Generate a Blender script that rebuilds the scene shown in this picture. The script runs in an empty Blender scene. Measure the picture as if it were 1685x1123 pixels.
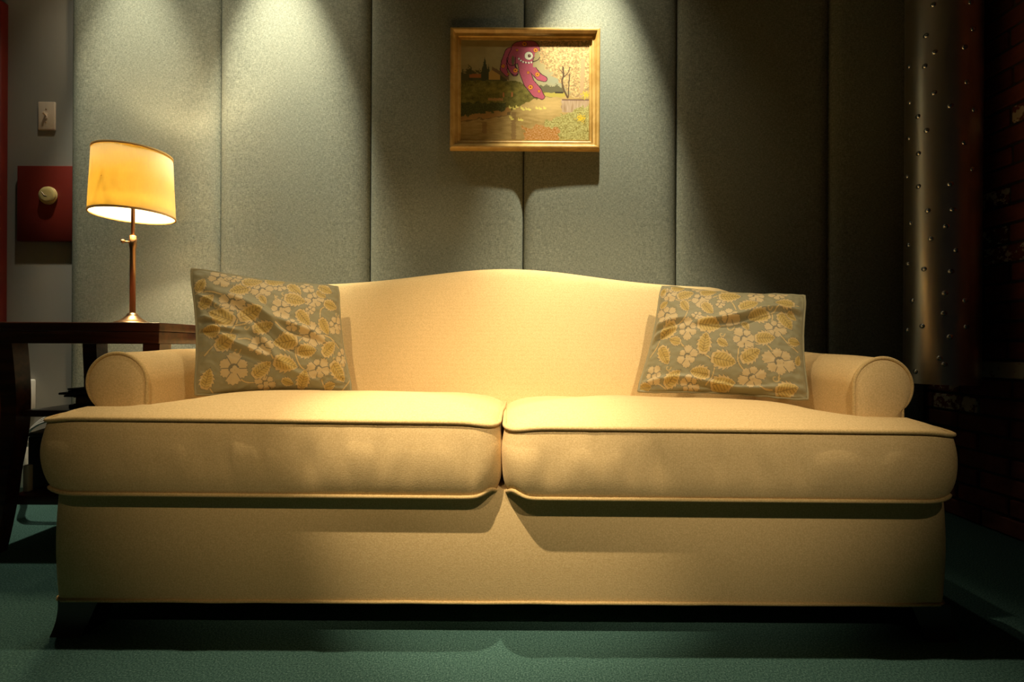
import bpy, bmesh, math, random
import numpy as np
from mathutils import Vector, Matrix, noise
from mathutils.geometry import delaunay_2d_cdt

R = math.radians
random.seed(7)
scn = bpy.context.scene
col = scn.collection

# ------------------------------------------------------------------ camera, world, lights
F = 820.0            # focal length in pixels of the 1685 wide frame
EYE = 0.70
cam = bpy.data.cameras.new('camera')
cam.sensor_width = 36.0
cam.lens = F / 1685 * 36
cam.shift_y = 8.0 / 1685
cam.clip_start = 0.02
cam_o = bpy.data.objects.new('camera', cam)
col.objects.link(cam_o)
cam_o.matrix_world = Matrix.Translation((0, 0, EYE)) @ Matrix.Rotation(R(90), 4, 'X') @ Matrix.Rotation(R(0.3), 4, 'Z')
scn.camera = cam_o

vs = scn.view_settings
vs.view_transform = 'Standard'
vs.look = 'None'
vs.gamma = 1.0
vs.exposure = 0.0
vs.use_curve_mapping = False

world = bpy.data.worlds.new('world')
scn.world = world
world.use_nodes = True
world.node_tree.nodes['Background'].inputs[0].default_value = (0.9, 1.0, 0.95, 1)
world.node_tree.nodes['Background'].inputs[1].default_value = 0.004


def spot(name, loc, aim, watts, angle, blend, color=(1, .87, .62), size=.02):
    l = bpy.data.lights.new(name, 'SPOT')
    l.energy = watts
    l.color = color
    l.spot_size = R(angle)
    l.spot_blend = blend
    l.shadow_soft_size = size
    o = bpy.data.objects.new(name, l)
    col.objects.link(o)
    o.location = loc
    o.rotation_euler = (Vector(aim) - Vector(loc)).to_track_quat('-Z', 'Y').to_euler()
    return o


WASH = (1, .93, .67)
WARM = (1, .82, .53)
# ceiling spots along the panelled wall: the beam and the soft spill of each lamp
for x, w, sp in ((-1.66, 145, 40), (-1.03, 330, 30), (.33, 320, 16)):
    spot('wall_spot', (x, 1.85, 3.0), (x, 2.20, 1.25), w, 36, .8, WASH)
    spot('wall_spot_spill', (x, 1.85, 3.0), (x, 2.15, .8), sp, 75, 1.0, WASH)
# ceiling spots over the sofa, then one front room light split in two
spot('seat_spot', (-.03, 1.26, 3.0), (-.03, 1.20, 0), 250, 54, 1.0, WARM)
spot('cushion_spot', (-.75, .27, 2.9), (-.10, 1.31, .47), 480, 21, .9, WARM)
spot('room_spot_half', (.55, -.75, 2.4), (.42, 1.25, .91), 205, 35, .85, WARM, .03)
spot('room_spot_half', (-.40, -.75, 2.4), (-.44, 1.25, .98), 135, 37, .9, (1, .77, .44), .03)  # second half, added to brighten the left front of the sofa

# ------------------------------------------------------------------ materials


def new_mat(name):
    m = bpy.data.materials.new(name)
    m.use_nodes = True
    nt = m.node_tree
    return m, nt, nt.nodes['Principled BSDF']


def node(nt, kind, **kw):
    n = nt.nodes.new(kind)
    for k, v in kw.items():
        if k in n.inputs.keys():
            n.inputs[k].default_value = v
        else:
            setattr(n, k, v)
    return n


def ramp(nt, fac, stops):
    r = nt.nodes.new('ShaderNodeValToRGB')
    el = r.color_ramp.elements
    while len(el) < len(stops):
        el.new(.5)
    for e, (p, c) in zip(el, stops):
        e.position = p
        e.color = (*c, 1)
    nt.links.new(fac, r.inputs[0])
    return r.outputs[0]


def bump(nt, bsdf, height, strength, dist=.002):
    b = nt.nodes.new('ShaderNodeBump')
    b.inputs['Strength'].default_value = strength
    b.inputs['Distance'].default_value = dist
    nt.links.new(height, b.inputs['Height'])
    nt.links.new(b.outputs[0], bsdf.inputs['Normal'])


def coords(nt, scale=(1, 1, 1)):
    tc = nt.nodes.new('ShaderNodeTexCoord')
    mp = nt.nodes.new('ShaderNodeMapping')
    mp.inputs['Scale'].default_value = scale
    nt.links.new(tc.outputs['Object'], mp.inputs[0])
    return mp.outputs[0]


def plain(name, color, rough=.6, metal=0.0, coat=0.0, spec=.5):
    m, nt, b = new_mat(name)
    b.inputs['Base Color'].default_value = (*color, 1)
    b.inputs['Roughness'].default_value = rough
    b.inputs['Metallic'].default_value = metal
    b.inputs['Coat Weight'].default_value = coat
    b.inputs['Specular IOR Level'].default_value = spec
    n = node(nt, 'ShaderNodeTexNoise', Scale=90.0, Detail=3.0)
    nt.links.new(coords(nt), n.inputs['Vector'])
    bump(nt, b, n.outputs[0], .06, .001)
    return m


def linen(name, c1, c2):
    m, nt, b = new_mat(name)
    b.inputs['Roughness'].default_value = .85
    b.inputs['Specular IOR Level'].default_value = .15
    b.inputs['Sheen Weight'].default_value = .12
    b.inputs['Sheen Tint'].default_value = (1, .9, .7, 1)
    co = coords(nt)
    vo = node(nt, 'ShaderNodeTexVoronoi', Scale=230.0, Randomness=.65)
    nt.links.new(co, vo.inputs['Vector'])
    n = node(nt, 'ShaderNodeTexNoise', Scale=330.0, Detail=2.0)
    nt.links.new(co, n.inputs['Vector'])
    a3 = node(nt, 'ShaderNodeMath', operation='MULTIPLY_ADD')
    a3.inputs[1].default_value = -.55
    nt.links.new(vo.outputs['Distance'], a3.inputs[0]); nt.links.new(n.outputs[0], a3.inputs[2])
    nt.links.new(ramp(nt, a3.outputs[0], ((-.2 + .2, c1), (.62, c2))), b.inputs['Base Color'])
    bump(nt, b, a3.outputs[0], .28, .001)
    return m


def panel_fabric(name):
    m, nt, b = new_mat(name)
    b.inputs['Roughness'].default_value = .9
    b.inputs['Specular IOR Level'].default_value = .1
    n1 = node(nt, 'ShaderNodeTexNoise', Scale=1.0, Detail=3.0, Roughness=.7)
    nt.links.new(coords(nt, (90, 90, 420)), n1.inputs['Vector'])
    n2 = node(nt, 'ShaderNodeTexNoise', Scale=1.0, Detail=3.0, Roughness=.7)
    nt.links.new(coords(nt, (420, 90, 90)), n2.inputs['Vector'])
    a = node(nt, 'ShaderNodeMath', operation='ADD')
    nt.links.new(n1.outputs[0], a.inputs[0]); nt.links.new(n2.outputs[0], a.inputs[1])
    h = node(nt, 'ShaderNodeMath', operation='MULTIPLY')
    h.inputs[1].default_value = .5
    nt.links.new(a.outputs[0], h.inputs[0])
    nt.links.new(ramp(nt, h.outputs[0], ((.34, (.13, .144, .12)), (.5, (.25, .268, .225)), (.66, (.42, .435, .355)))), b.inputs['Base Color'])
    bump(nt, b, h.outputs[0], .3, .001)
    return m


def carpet(name):
    m, nt, b = new_mat(name)
    b.inputs['Roughness'].default_value = 1.0
    b.inputs['Specular IOR Level'].default_value = .05
    co = coords(nt)
    n = node(nt, 'ShaderNodeTexNoise', Scale=260.0, Detail=4.0, Roughness=.75)
    nt.links.new(co, n.inputs['Vector'])
    nt.links.new(ramp(nt, n.outputs[0], ((.32, (.014, .042, .038)), (.5, (.060, .135, .122)), (.68, (.16, .275, .25)))), b.inputs['Base Color'])
    bump(nt, b, n.outputs[0], .8, .004)
    return m


def wood(name, c1, c2, scale=(3, 40, 40), rough=.3, coat=.2):
    m, nt, b = new_mat(name)
    n = node(nt, 'ShaderNodeTexNoise', Scale=1.0, Detail=5.0, Distortion=.6)
    nt.links.new(coords(nt, scale), n.inputs['Vector'])
    nt.links.new(ramp(nt, n.outputs[0], ((.35, c1), (.65, c2))), b.inputs['Base Color'])
    b.inputs['Roughness'].default_value = rough
    b.inputs['Coat Weight'].default_value = coat
    return m


def brick_mat(name):
    m, nt, b = new_mat(name)
    b.inputs['Roughness'].default_value = .9
    n = node(nt, 'ShaderNodeTexNoise', Scale=30.0, Detail=5.0)
    nt.links.new(coords(nt), n.inputs['Vector'])
    at = node(nt, 'ShaderNodeAttribute', attribute_name='tone')
    mx = node(nt, 'ShaderNodeMix', data_type='RGBA', blend_type='MULTIPLY')
    mx.inputs[0].default_value = .6
    nt.links.new(at.outputs['Color'], mx.inputs[6])
    nt.links.new(n.outputs[0], mx.inputs[7])
    # flaking whitewash on some bricks (alpha of the attribute)
    n2 = node(nt, 'ShaderNodeTexNoise', Scale=26.0, Detail=6.0, Roughness=.7)
    nt.links.new(coords(nt), n2.inputs['Vector'])
    ad = node(nt, 'ShaderNodeMath', operation='ADD')
    nt.links.new(n2.outputs[0], ad.inputs[0]); nt.links.new(at.outputs['Alpha'], ad.inputs[1])
    gt = node(nt, 'ShaderNodeMath', operation='GREATER_THAN')
    gt.inputs[1].default_value = 1.0
    nt.links.new(ad.outputs[0], gt.inputs[0])
    m2 = node(nt, 'ShaderNodeMix', data_type='RGBA')
    nt.links.new(gt.outputs[0], m2.inputs[0])
    nt.links.new(mx.outputs[2], m2.inputs[6])
    m2.inputs[7].default_value = (.55, .47, .36, 1)
    nt.links.new(m2.outputs[2], b.inputs['Base Color'])
    bump(nt, b, n.outputs[0], .5, .004)
    return m


def attr_mat(name, rough=.8, spec=.2, bscale=500.0, bstr=.2, sheen=0.0):
    m, nt, b = new_mat(name)
    at = node(nt, 'ShaderNodeAttribute', attribute_name='tone')
    nt.links.new(at.outputs['Color'], b.inputs['Base Color'])
    b.inputs['Roughness'].default_value = rough
    b.inputs['Specular IOR Level'].default_value = spec
    b.inputs['Sheen Weight'].default_value = sheen
    n = node(nt, 'ShaderNodeTexNoise', Scale=bscale, Detail=2.0)
    nt.links.new(coords(nt), n.inputs['Vector'])
    bump(nt, b, n.outputs[0], bstr, .001)
    return m


def shade_mat(name):
    m, nt, b = new_mat(name)
    out = nt.nodes['Material Output']
    n = node(nt, 'ShaderNodeTexNoise', Scale=1.0, Detail=3.0)
    nt.links.new(coords(nt, (260, 260, 40)), n.inputs['Vector'])
    cl = ramp(nt, n.outputs[0], ((.3, (.93, .73, .25)), (.7, (1.0, .84, .34))))
    d = node(nt, 'ShaderNodeBsdfDiffuse')
    d.inputs['Color'].default_value = (.85, .78, .62, 1)
    t = node(nt, 'ShaderNodeBsdfTranslucent')
    nt.links.new(cl, t.inputs['Color'])
    mx = node(nt, 'ShaderNodeMixShader')
    mx.inputs[0].default_value = .23
    nt.links.new(d.outputs[0], mx.inputs[1]); nt.links.new(t.outputs[0], mx.inputs[2])
    nt.links.new(mx.outputs[0], out.inputs['Surface'])
    return m


def emit(name, color, s):
    m, nt, b = new_mat(name)
    b.inputs['Emission Color'].default_value = (*color, 1)
    b.inputs['Emission Strength'].default_value = s
    return m


M = dict(
    linen=linen('cream_linen', (.64, .45, .21), (.82, .60, .31)),
    piping=linen('cream_linen_piping', (.52, .36, .15), (.74, .53, .26)),
    panel=panel_fabric('grey_green_panel_fabric'),
    carpet=carpet('teal_carpet'),
    dark_wood=wood('dark_mahogany', (.035, .009, .004), (.085, .024, .010)),
    black_wood=wood('black_stained_wood', (.012, .006, .004), (.025, .012, .008)),
    gold=wood('gold_leaf_wood', (.52, .30, .07), (.68, .43, .13), (20, 20, 20), .38, .15),
    white_wall=plain('grey_white_paint', (.29, .275, .25), .7),
    ceiling=plain('ceiling_paint', (.10, .10, .09), .9),
    red=plain('dark_red_paint', (.16, .012, .006), .5),
    ivory=plain('ivory_plastic', (.72, .58, .46), .4),
    brass_dial=plain('beige_dial_plastic', (.52, .40, .17), .4),
    brass=plain('aged_brass', (.58, .36, .20), .32, 1.0),
    steel=plain('dull_galvanised_steel', (.72, .65, .58), .33, 1.0),
    rivet=plain('polished_steel', (.75, .72, .70), .18, 1.0),
    white=plain('white_plastic', (.75, .72, .68), .45),
    grey=plain('grey_cloth', (.22, .24, .24), .9),
    black=plain('black_plastic', (.012, .012, .013), .5),
    paper=plain('dark_paper', (.035, .030, .026), .8),
    brown_book=plain('brown_book_cover', (.075, .055, .035), .7),
    mortar=plain('dark_mortar', (.055, .047, .042), .95),
    brick=brick_mat('old_red_brick'),
    pillow=attr_mat('floral_jacquard', .55, .25, 600, .25, .1),
    cord=plain('sage_cord', (.30, .27, .16), .7),
    painting=attr_mat('oil_paint', .35, .4, 260, .25),
    shade=shade_mat('amber_lamp_shade'),
    trim=plain('amber_shade_trim', (.60, .34, .10), .7),
    bulb=emit('lamp_bulb_glow', (1, .80, .50), 60),
)

# ------------------------------------------------------------------ helpers


def tag(o, label=None, cat=None, group=None, kind=None):
    if label: o['label'] = label
    if cat: o['category'] = cat
    if group: o['group'] = group
    if kind: o['kind'] = kind
    return o


def empty(name, loc, label, cat, group=None):
    o = bpy.data.objects.new(name, None)
    o.empty_display_size = .05
    col.objects.link(o)
    o.location = loc
    return tag(o, label, cat, group)


def base_of(o):
    v = Vector(o.location)
    while o.parent:
        o = o.parent
        v = v + Vector(o.location)
    return v


def mesh_obj(name, verts, faces, mat, parent=None, smooth=True, origin=None):
    """verts in world metres; a child is stored relative to its parent's base."""
    off = Vector((0, 0, 0))
    if parent is not None:
        off = base_of(parent)
    elif origin is not None:
        off = Vector(origin)
    me = bpy.data.meshes.new(name)
    me.from_pydata([tuple(Vector(v) - off) for v in verts], [], faces)
    me.validate()
    bm = bmesh.new(); bm.from_mesh(me)
    bmesh.ops.recalc_face_normals(bm, faces=bm.faces)
    bm.to_mesh(me); bm.free()
    if smooth:
        me.polygons.foreach_set('use_smooth', [True] * len(me.polygons))
    me.materials.append(mat)
    o = bpy.data.objects.new(name, me)
    col.objects.link(o)
    if parent is not None:
        o.parent = parent
    elif origin is not None:
        o.location = off
    return o


class MB:
    def __init__(s): s.v = []; s.f = []

    def add(s, v, f):
        k = len(s.v)
        s.v += [tuple(p) for p in v]
        s.f += [tuple(i + k for i in q) for q in f]
        return s

    def box(s, x0, x1, y0, y1, z0, z1, bev=.003, seg=2):
        bm = bmesh.new()
        bmesh.ops.create_cube(bm, size=1)
        for v in bm.verts:
            v.co = Vector(((x0 + x1) / 2 + v.co.x * (x1 - x0), (y0 + y1) / 2 + v.co.y * (y1 - y0), (z0 + z1) / 2 + v.co.z * (z1 - z0)))
        if bev:
            bmesh.ops.bevel(bm, geom=bm.edges[:], offset=bev, segments=seg, profile=.5, affect='EDGES')
        bm.verts.index_update()
        s.add([v.co[:] for v in bm.verts], [[v.index for v in f.verts] for f in bm.faces])
        bm.free()
        return s

    def lathe(s, cx, cy, prof, n=40, cap=True):
        v = []; f = []
        for r, z in prof:
            for k in range(n):
                a = 2 * math.pi * k / n
                v.append((cx + r * math.cos(a), cy + r * math.sin(a), z))
        for i in range(len(prof) - 1):
            for k in range(n):
                k2 = (k + 1) % n
                f.append((i * n + k, i * n + k2, (i + 1) * n + k2, (i + 1) * n + k))
        if cap:
            f.append(tuple(range(n)))
            f.append(tuple(range((len(prof) - 1) * n, len(prof) * n)))
        return s.add(v, f)

    def tube(s, pts, r, n=8, closed=False):
        pts = [Vector(p) for p in pts]
        m = len(pts)
        up = None
        v = []; f = []
        for i, p in enumerate(pts):
            a = pts[(i - 1) % m] if (closed or i > 0) else p
            b = pts[(i + 1) % m] if (closed or i < m - 1) else p
            t = (b - a).normalized() if (b - a).length > 1e-9 else Vector((1, 0, 0))
            if up is None:
                up = Vector((0, 0, 1)) if abs(t.z) < .9 else Vector((0, 1, 0))
            e1 = (up - t * up.dot(t)).normalized()
            up = e1
            e2 = t.cross(e1)
            rr = r[i] if isinstance(r, (list, tuple)) else r
            for k in range(n):
                q = 2 * math.pi * k / n
                v.append(p + e1 * rr * math.cos(q) + e2 * rr * math.sin(q))
        for i in range(m if closed else m - 1):
            j = (i + 1) % m
            for k in range(n):
                k2 = (k + 1) % n
                f.append((i * n + k, i * n + k2, j * n + k2, j * n + k))
        if not closed:
            f.append(tuple(range(n))); f.append(tuple(range((m - 1) * n, m * n)))
        return s.add(v, f)

    def prism(s, poly, axis, a, b):
        """poly: 2d loop in the other two axes, extruded from a to b along axis"""
        def P3(p, t):
            return {'x': (t, p[0], p[1]), 'y': (p[0], t, p[1]), 'z': (p[0], p[1], t)}[axis]
        n = len(poly)
        v = [P3(p, a) for p in poly] + [P3(p, b) for p in poly]
        f = [tuple(range(n)), tuple(range(n, 2 * n))] + [(i, (i + 1) % n, n + (i + 1) % n, n + i) for i in range(n)]
        return s.add(v, f)

    def build(s, name, mat, parent=None, smooth=True, origin=None):
        o = mesh_obj(name, s.v, s.f, mat, parent, smooth, origin)
        return o


def autosmooth(o, ang=35):
    me = o.data
    bm = bmesh.new(); bm.from_mesh(me)
    for e in bm.edges:
        if len(e.link_faces) == 2 and e.calc_face_angle(0) > R(ang):
            e.smooth = False
    bm.to_mesh(me); bm.free()
    return o


def rounded(poly, radii, step=.008):
    """closed 2d polygon (ccw) with rounded corners, resampled"""
    n = len(poly)
    pts = []
    for i in range(n):
        p = Vector(poly[i]); a = Vector(poly[i - 1]); b = Vector(poly[(i + 1) % n])
        r = radii[i] if isinstance(radii, (list, tuple)) else radii
        d1 = (a - p).normalized(); d2 = (b - p).normalized()
        ang = d1.angle(d2)
        t = r / math.tan(ang / 2)
        c = p + (d1 + d2).normalized() * (r / math.sin(ang / 2))
        s = p + d1 * t; e = p + d2 * t
        a0 = math.atan2(s.y - c.y, s.x - c.x); a1 = math.atan2(e.y - c.y, e.x - c.x)
        da = (a1 - a0 + math.pi) % (2 * math.pi) - math.pi
        k = max(3, int(abs(da) * r / step) + 2)
        for j in range(k + 1):
            q = a0 + da * j / k
            pts.append(Vector((c.x + r * math.cos(q), c.y + r * math.sin(q))))
    out = []
    m = len(pts)
    for i in range(m):
        a = pts[i]; b = pts[(i + 1) % m]
        L = (b - a).length
        if L < 1e-7: continue
        k = max(1, int(L / step))
        for j in range(k):
            out.append(a.lerp(b, j / k))
    return out


def dist_to_loop(P, loop):
    A = np.array([p[:] for p in loop]); B = np.roll(A, -1, 0)
    P = np.asarray(P, float)
    best = np.full(len(P), 9e9)
    for a, b in zip(A, B):
        ab = b - a
        t = np.clip(((P - a) @ ab) / (ab @ ab + 1e-12), 0, 1)
        d = np.hypot(*(P - (a + t[:, None] * ab)).T)
        best = np.minimum(best, d)
    return best


def inside(P, loop):
    A = np.array([p[:] for p in loop]); B = np.roll(A, -1, 0)
    P = np.asarray(P, float)
    c = np.zeros(len(P), bool)
    for a, b in zip(A, B):
        cond = (a[1] > P[:, 1]) != (b[1] > P[:, 1])
        xx = (b[0] - a[0]) * (P[:, 1] - a[1]) / (b[1] - a[1] + 1e-15) + a[0]
        c ^= cond & (P[:, 0] < xx)
    return c


def slab(loop, top, bottom, band, nband=9, step=.02):
    """Upholstered slab. loop: 2d outline; top(p, d), bottom(p, d) give the third coordinate at distance d from the edge;
    band(i, p, t) gives the outward swell of the side at t = 0 top .. 1 bottom. Returns verts (a, b, c), faces, normals of the loop."""
    n = len(loop)
    nor = []
    for i in range(n):
        t = (loop[(i + 1) % n] - loop[i - 1]).normalized()
        nor.append(Vector((t.y, -t.x)))
    A = np.array([p[:] for p in loop])
    gx = np.arange(A[:, 0].min(), A[:, 0].max(), step)
    gy = np.arange(A[:, 1].min(), A[:, 1].max(), step)
    G = np.array([(x, y) for j, y in enumerate(gy) for x in (gx + (step / 2 if j % 2 else 0))])
    G = G[inside(G, loop)]
    d = dist_to_loop(G, loop)
    G = G[d > step * .55]
    pts = [Vector(p) for p in loop] + [Vector(p) for p in G]
    ov, oe, of, *_ = delaunay_2d_cdt(pts, [(i, (i + 1) % n) for i in range(n)], [], 1, 1e-6)
    if len(ov) != len(pts):
        raise RuntimeError('outline crosses itself')
    P2 = np.array([p[:] for p in ov])
    D = dist_to_loop(P2, loop); D[:n] = 0
    verts = [(p[0], p[1], top(p, dd)) for p, dd in zip(P2, D)]
    m = len(ov)
    faces = [tuple(q) for q in of]
    verts += [(p[0], p[1], bottom(p, dd)) for p, dd in zip(P2, D)]
    faces += [tuple(i + m for i in q) for q in of]
    prev = list(range(n))
    for k in range(1, nband + 1):
        if k == nband:
            cur = [m + i for i in range(n)]
        else:
            t = k / nband
            cur = []
            for i in range(n):
                zt = verts[i][2]; zb = verts[m + i][2]
                o = band(i, loop[i], t)
                cur.append(len(verts))
                verts.append((loop[i].x + nor[i].x * o, loop[i].y + nor[i].y * o, zt + (zb - zt) * t))
        for i in range(n):
            j = (i + 1) % n
            faces.append((prev[i], prev[j], cur[j], cur[i]))
        prev = cur
    return verts, faces, nor, [verts[i] for i in range(n)], [verts[m + i] for i in range(n)]


def ease(d, lam):
    return 1 - math.exp(-d / lam)


# ------------------------------------------------------------------ the room
ZC = 3.05
WY = 2.26           # plaster wall behind the panels
PY = 2.20           # face of the fabric panels
RX = 1.85           # brick wall

MB().box(-3.2, 2.1, -2.2, 2.45, -.06, 0, 0).build('floor', M['carpet'], None, False)['kind'] = 'structure'
MB().box(-3.2, 2.1, -2.2, 2.45, ZC, ZC + .06, 0).build('ceiling', M['ceiling'], None, False)['kind'] = 'structure'
MB().box(-3.2, 2.1, WY, WY + .12, 0, ZC, 0).build('wall_back', M['white_wall'], None, False)['kind'] = 'structure'
MB().box(-3.3, -3.2, -2.2, 2.45, 0, ZC, 0).build('wall_left', M['white_wall'], None, False)['kind'] = 'structure'
o = MB().box(-2.45, -2.290, WY - .035, WY, 0, 2.235, .004).build('trim_1', M['red'], None)
tag(o, kind='structure')
o = MB().box(-3.19, -2.452, WY - .02, WY - .0005, .01, 2.12, .004).build('door_1', M['dark_wood'], None)
tag(o, kind='structure')
o = MB().box(-3.19, -2.452, WY - .035, WY, 2.122, 2.235, .004).build('trim_2', M['red'], None)
tag(o, kind='structure')


def brick_wall():
    bm = MB()
    tones = []
    L, Hh, mt = .205, .062, .011
    rng = random.Random(3)
    z = .004
    row = 0
    while z < ZC - .03:
        y = -.4 + (L / 2 if row % 2 else 0) + rng.uniform(-.01, .01)
        while y < WY - .01:
            y1 = min(y + L, WY - .001)
            if y1 - y > .02:
                k0 = len(bm.v)
                j = rng.uniform(-.003, .004)
                bm.box(RX + j, RX + .04, y, y1, z, z + Hh, .004, 1)
                g = rng.uniform(.6, 1.25)
                white = 0.0
                for wy, wz, wa in ((1.90, .64, .62), (1.87, 1.31, .5), (1.89, 1.06, .47), (1.93, 1.13, .42), (2.10, .51, .5), (2.2, .57, .45), (1.75, 1.6, .48), (1.3, .9, .5), (1.1, 1.4, .5)):
                    if y - .006 <= wy <= y1 + .006 and z - .006 <= wz <= z + Hh + .006: white = wa
                tones += [(.24 * g, .062 * g, .042 * g, white)] * (len(bm.v) - k0)
            y = y1 + mt
        z += Hh + mt
        row += 1
    o = bm.build('wall_right', M['brick'], None, False)
    ca = o.data.color_attributes.new('tone', 'FLOAT_COLOR', 'POINT')
    ca.data.foreach_set('color', np.array(tones, np.float32).ravel())
    o['kind'] = 'structure'
    mo = MB().box(RX + .012, RX + .12, -2.2, WY, 0, ZC, 0).build('wall_right_mortar', M['mortar'], o, False)
    mo['kind'] = 'structure'


brick_wall()

# padded panels
SEAMS = [-1.965, -1.303, -.634, .047, .728, 1.402, 1.838]
PANEL_LABELS = [
    'padded grey-green fabric wall panel behind the lit table lamp, beside the light switch',
    'padded grey-green fabric wall panel right of the lamp shade, under the brightest pool of light',
    'padded grey-green fabric wall panel behind the left half of the gold framed painting',
    'padded grey-green fabric wall panel behind the right half of the gold framed painting',
    'dim padded grey-green fabric wall panel above the right floral pillow',
    'narrow dark padded fabric wall panel beside the riveted metal duct in the corner',
]


def wall_panel(x0, x1, label):
    z0, z1 = .015, 2.96
    r = .06
    dep = .026
    def samples(a, b):
        e = [a + r * (1 - math.cos(q * math.pi / 2 / 8)) * 1.0 for q in range(9)]
        f = [b - r * (1 - math.cos(q * math.pi / 2 / 8)) for q in range(8, -1, -1)]
        mid = [e[-1] + (f[0] - e[-1]) * k / 10 for k in range(1, 10)]
        return e + mid + f
    g = .0018
    xs = samples(x0 + g, x1 - g); zs = samples(z0, z1)
    def prof(t):
        t = min(1.0, max(0.0, t / r))
        return 1 - math.sqrt(max(0, 1 - (1 - t) ** 2))
    v = []; f = []
    nx = len(xs)
    for z in zs:
        for x in xs:
            px = prof(min(x - x0 - g, x1 - g - x)); pz = prof(min(z - z0, z1 - z))
            u = (x - x0) / (x1 - x0)
            v.append((x, PY + dep * max(px, pz) - .006 * math.sin(math.pi * u), z))
    nz = len(zs)
    for j in range(nz - 1):
        for i in range(nx - 1):
            f.append((j * nx + i, j * nx + i + 1, (j + 1) * nx + i + 1, (j + 1) * nx + i))
    # sides back to the wall
    ring = [i for i in range(nx)] + [j * nx + nx - 1 for j in range(1, nz)] + [(nz - 1) * nx + i for i in range(nx - 2, -1, -1)] + [j * nx for j in range(nz - 2, 0, -1)]
    k = len(v)
    for i in ring:
        v.append((v[i][0], WY - .0005, v[i][2]))
    n = len(ring)
    for i in range(n):
        j = (i + 1) % n
        f.append((ring[i], ring[j], k + j, k + i))
    f.append(tuple(range(k, k + n)))
    o = mesh_obj('wall_panel', v, f, M['panel'], None, True, ((x0 + x1) / 2, WY, 0))
    tag(o, label, 'wall panel', 'padded fabric panels along the wall')


for i in range(6):
    wall_panel(SEAMS[i], SEAMS[i + 1], PANEL_LABELS[i])

# ------------------------------------------------------------------ sofa
SX = -.0315                      # middle of the sofa
BX0, BX1 = -1.109, 1.060
sofa = empty('sofa', (SX, 1.64, 0), 'cream linen camelback sofa with rolled arms and two loose seat cushions', 'sofa')

# base
lp = rounded([(BX0, 1.205), (BX1, 1.205), (BX1, 2.10), (BX0, 2.10)], .03, .02)
v, f, nor, tl, bl = slab(lp, lambda p, d: .352 + .004 * ease(d, .05), lambda p, d: .077,
                         lambda i, p, t: .006 * math.sin(math.pi * t), 12, .06)
base = mesh_obj('base', v, f, M['linen'], sofa)
autosmooth(base, 50)
MB().tube([(p[0] + n.x * .002, p[1] + n.y * .002, .079 + .0015 * noise.noise((p[0] * 9, p[1] * 9, 3))) for p, n in zip(bl, nor)], .0042, 6, True).build('piping', M['piping'], base)


def seat_cushion(loop, corners, lift, seed, zb, creases):
    """corners: points where the lower edge is drawn up and the shape is rounder"""
    def corner_w(p, r):
        return sum(w * math.exp(-((p[0] - c[0]) ** 2 + (p[1] - c[1]) ** 2) / (r * r)) for *c, w in corners)
    def top(p, d):
        z = .518 + lift(p) + .052 * ease(d, .10) - .022 * min(1, max(0, (p[1] - 1.40) / .25)) - .008 * corner_w(p, .05)
        z += .004 * noise.noise((p[0] * 5 + seed, p[1] * 6, .3)) * ease(d, .05)
        return z
    def bottom(p, d):
        return zb + .55 * lift(p) + .019 * corner_w(p, .034) - .014 * ease(d, .03)
    def band(i, p, t):
        s = math.sin(math.pi * t) ** .8
        w = .011 * s
        pk = noise.noise((p[0] * 13 + seed, p[1] * 13, t * 1.1)) * .0065 + noise.noise((p[0] * 34 + seed, p[1] * 30, t * 1.3 + 7)) * .0018
        if p[1] < CF + .01:
            for cx, cw, ct, ca in creases:
                w -= ca * math.exp(-((p[0] - cx - .02 * (t - .5)) / cw) ** 2 - ((t - ct) / .26) ** 2)
        return w + pk * math.sin(math.pi * t) ** 2 - .006 * max(0, (t - .7) / .3) ** 2
    v, f, nor, tl, bl = slab(loop, top, bottom, band, 14, .017)
    nb = len(loop); m = v.index(bl[0])
    for i in range(nb):
        v[m + i] = (v[m + i][0] - nor[i].x * .006, v[m + i][1] - nor[i].y * .006, v[m + i][2])
    bl = [v[m + i] for i in range(nb)]
    c = mesh_obj('seat_cushion', v, f, M['linen'], sofa)
    autosmooth(c, 60)
    mb = MB()
    mb.tube([(p[0] + n.x * .0035, p[1] + n.y * .0035, p[2]) for p, n in zip(tl, nor)], .0052, 8, True)
    mb.tube([(p[0] + n.x * .003, p[1] + n.y * .003, p[2]) for p, n in zip(bl, nor)], .0048, 8, True)
    mb.build('piping', M['piping'], c)
    return c


CF = 1.168                      # front of the seat cushions
left_loop = rounded([(-1.103, CF), (-.033, CF), (-.026, 1.86), (-.945, 1.86), (-.945, 1.285), (-1.103, 1.285)], [.03, .055, .05, .05, .03, .03])
CR = 1.152
right_loop = rounded([(-.013, CR), (1.034, CR), (1.034, 1.285), (.885, 1.285), (.885, 1.86), (-.020, 1.86)], [.06, .03, .03, .03, .05, .05])
seat_cushion(left_loop, [(-1.1, CF, .8), (-.03, CF, 1.3)], lambda p: .004 - .006 * (p[0] + .5), 1.0, .342,
             ((-.66, .012, .5, .004), (-.58, .010, .42, .003), (-.47, .014, .55, .005), (-.39, .010, .5, .004), (-.30, .016, .45, .003), (-.10, .012, .6, .003)))
seat_cushion(right_loop, [(-.015, CR, 1.2), (1.034, CR, .8)], lambda p: -.010 - .006 * (p[0] - .5), 9.0, .350,
             ((.08, .014, .5, .003), (.20, .012, .35, .003), (.27, .012, .5, .005), (.34, .010, .4, .004), (.48, .014, .45, .004), (.56, .010, .4, .004), (.66, .014, .5, .003)))


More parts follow.
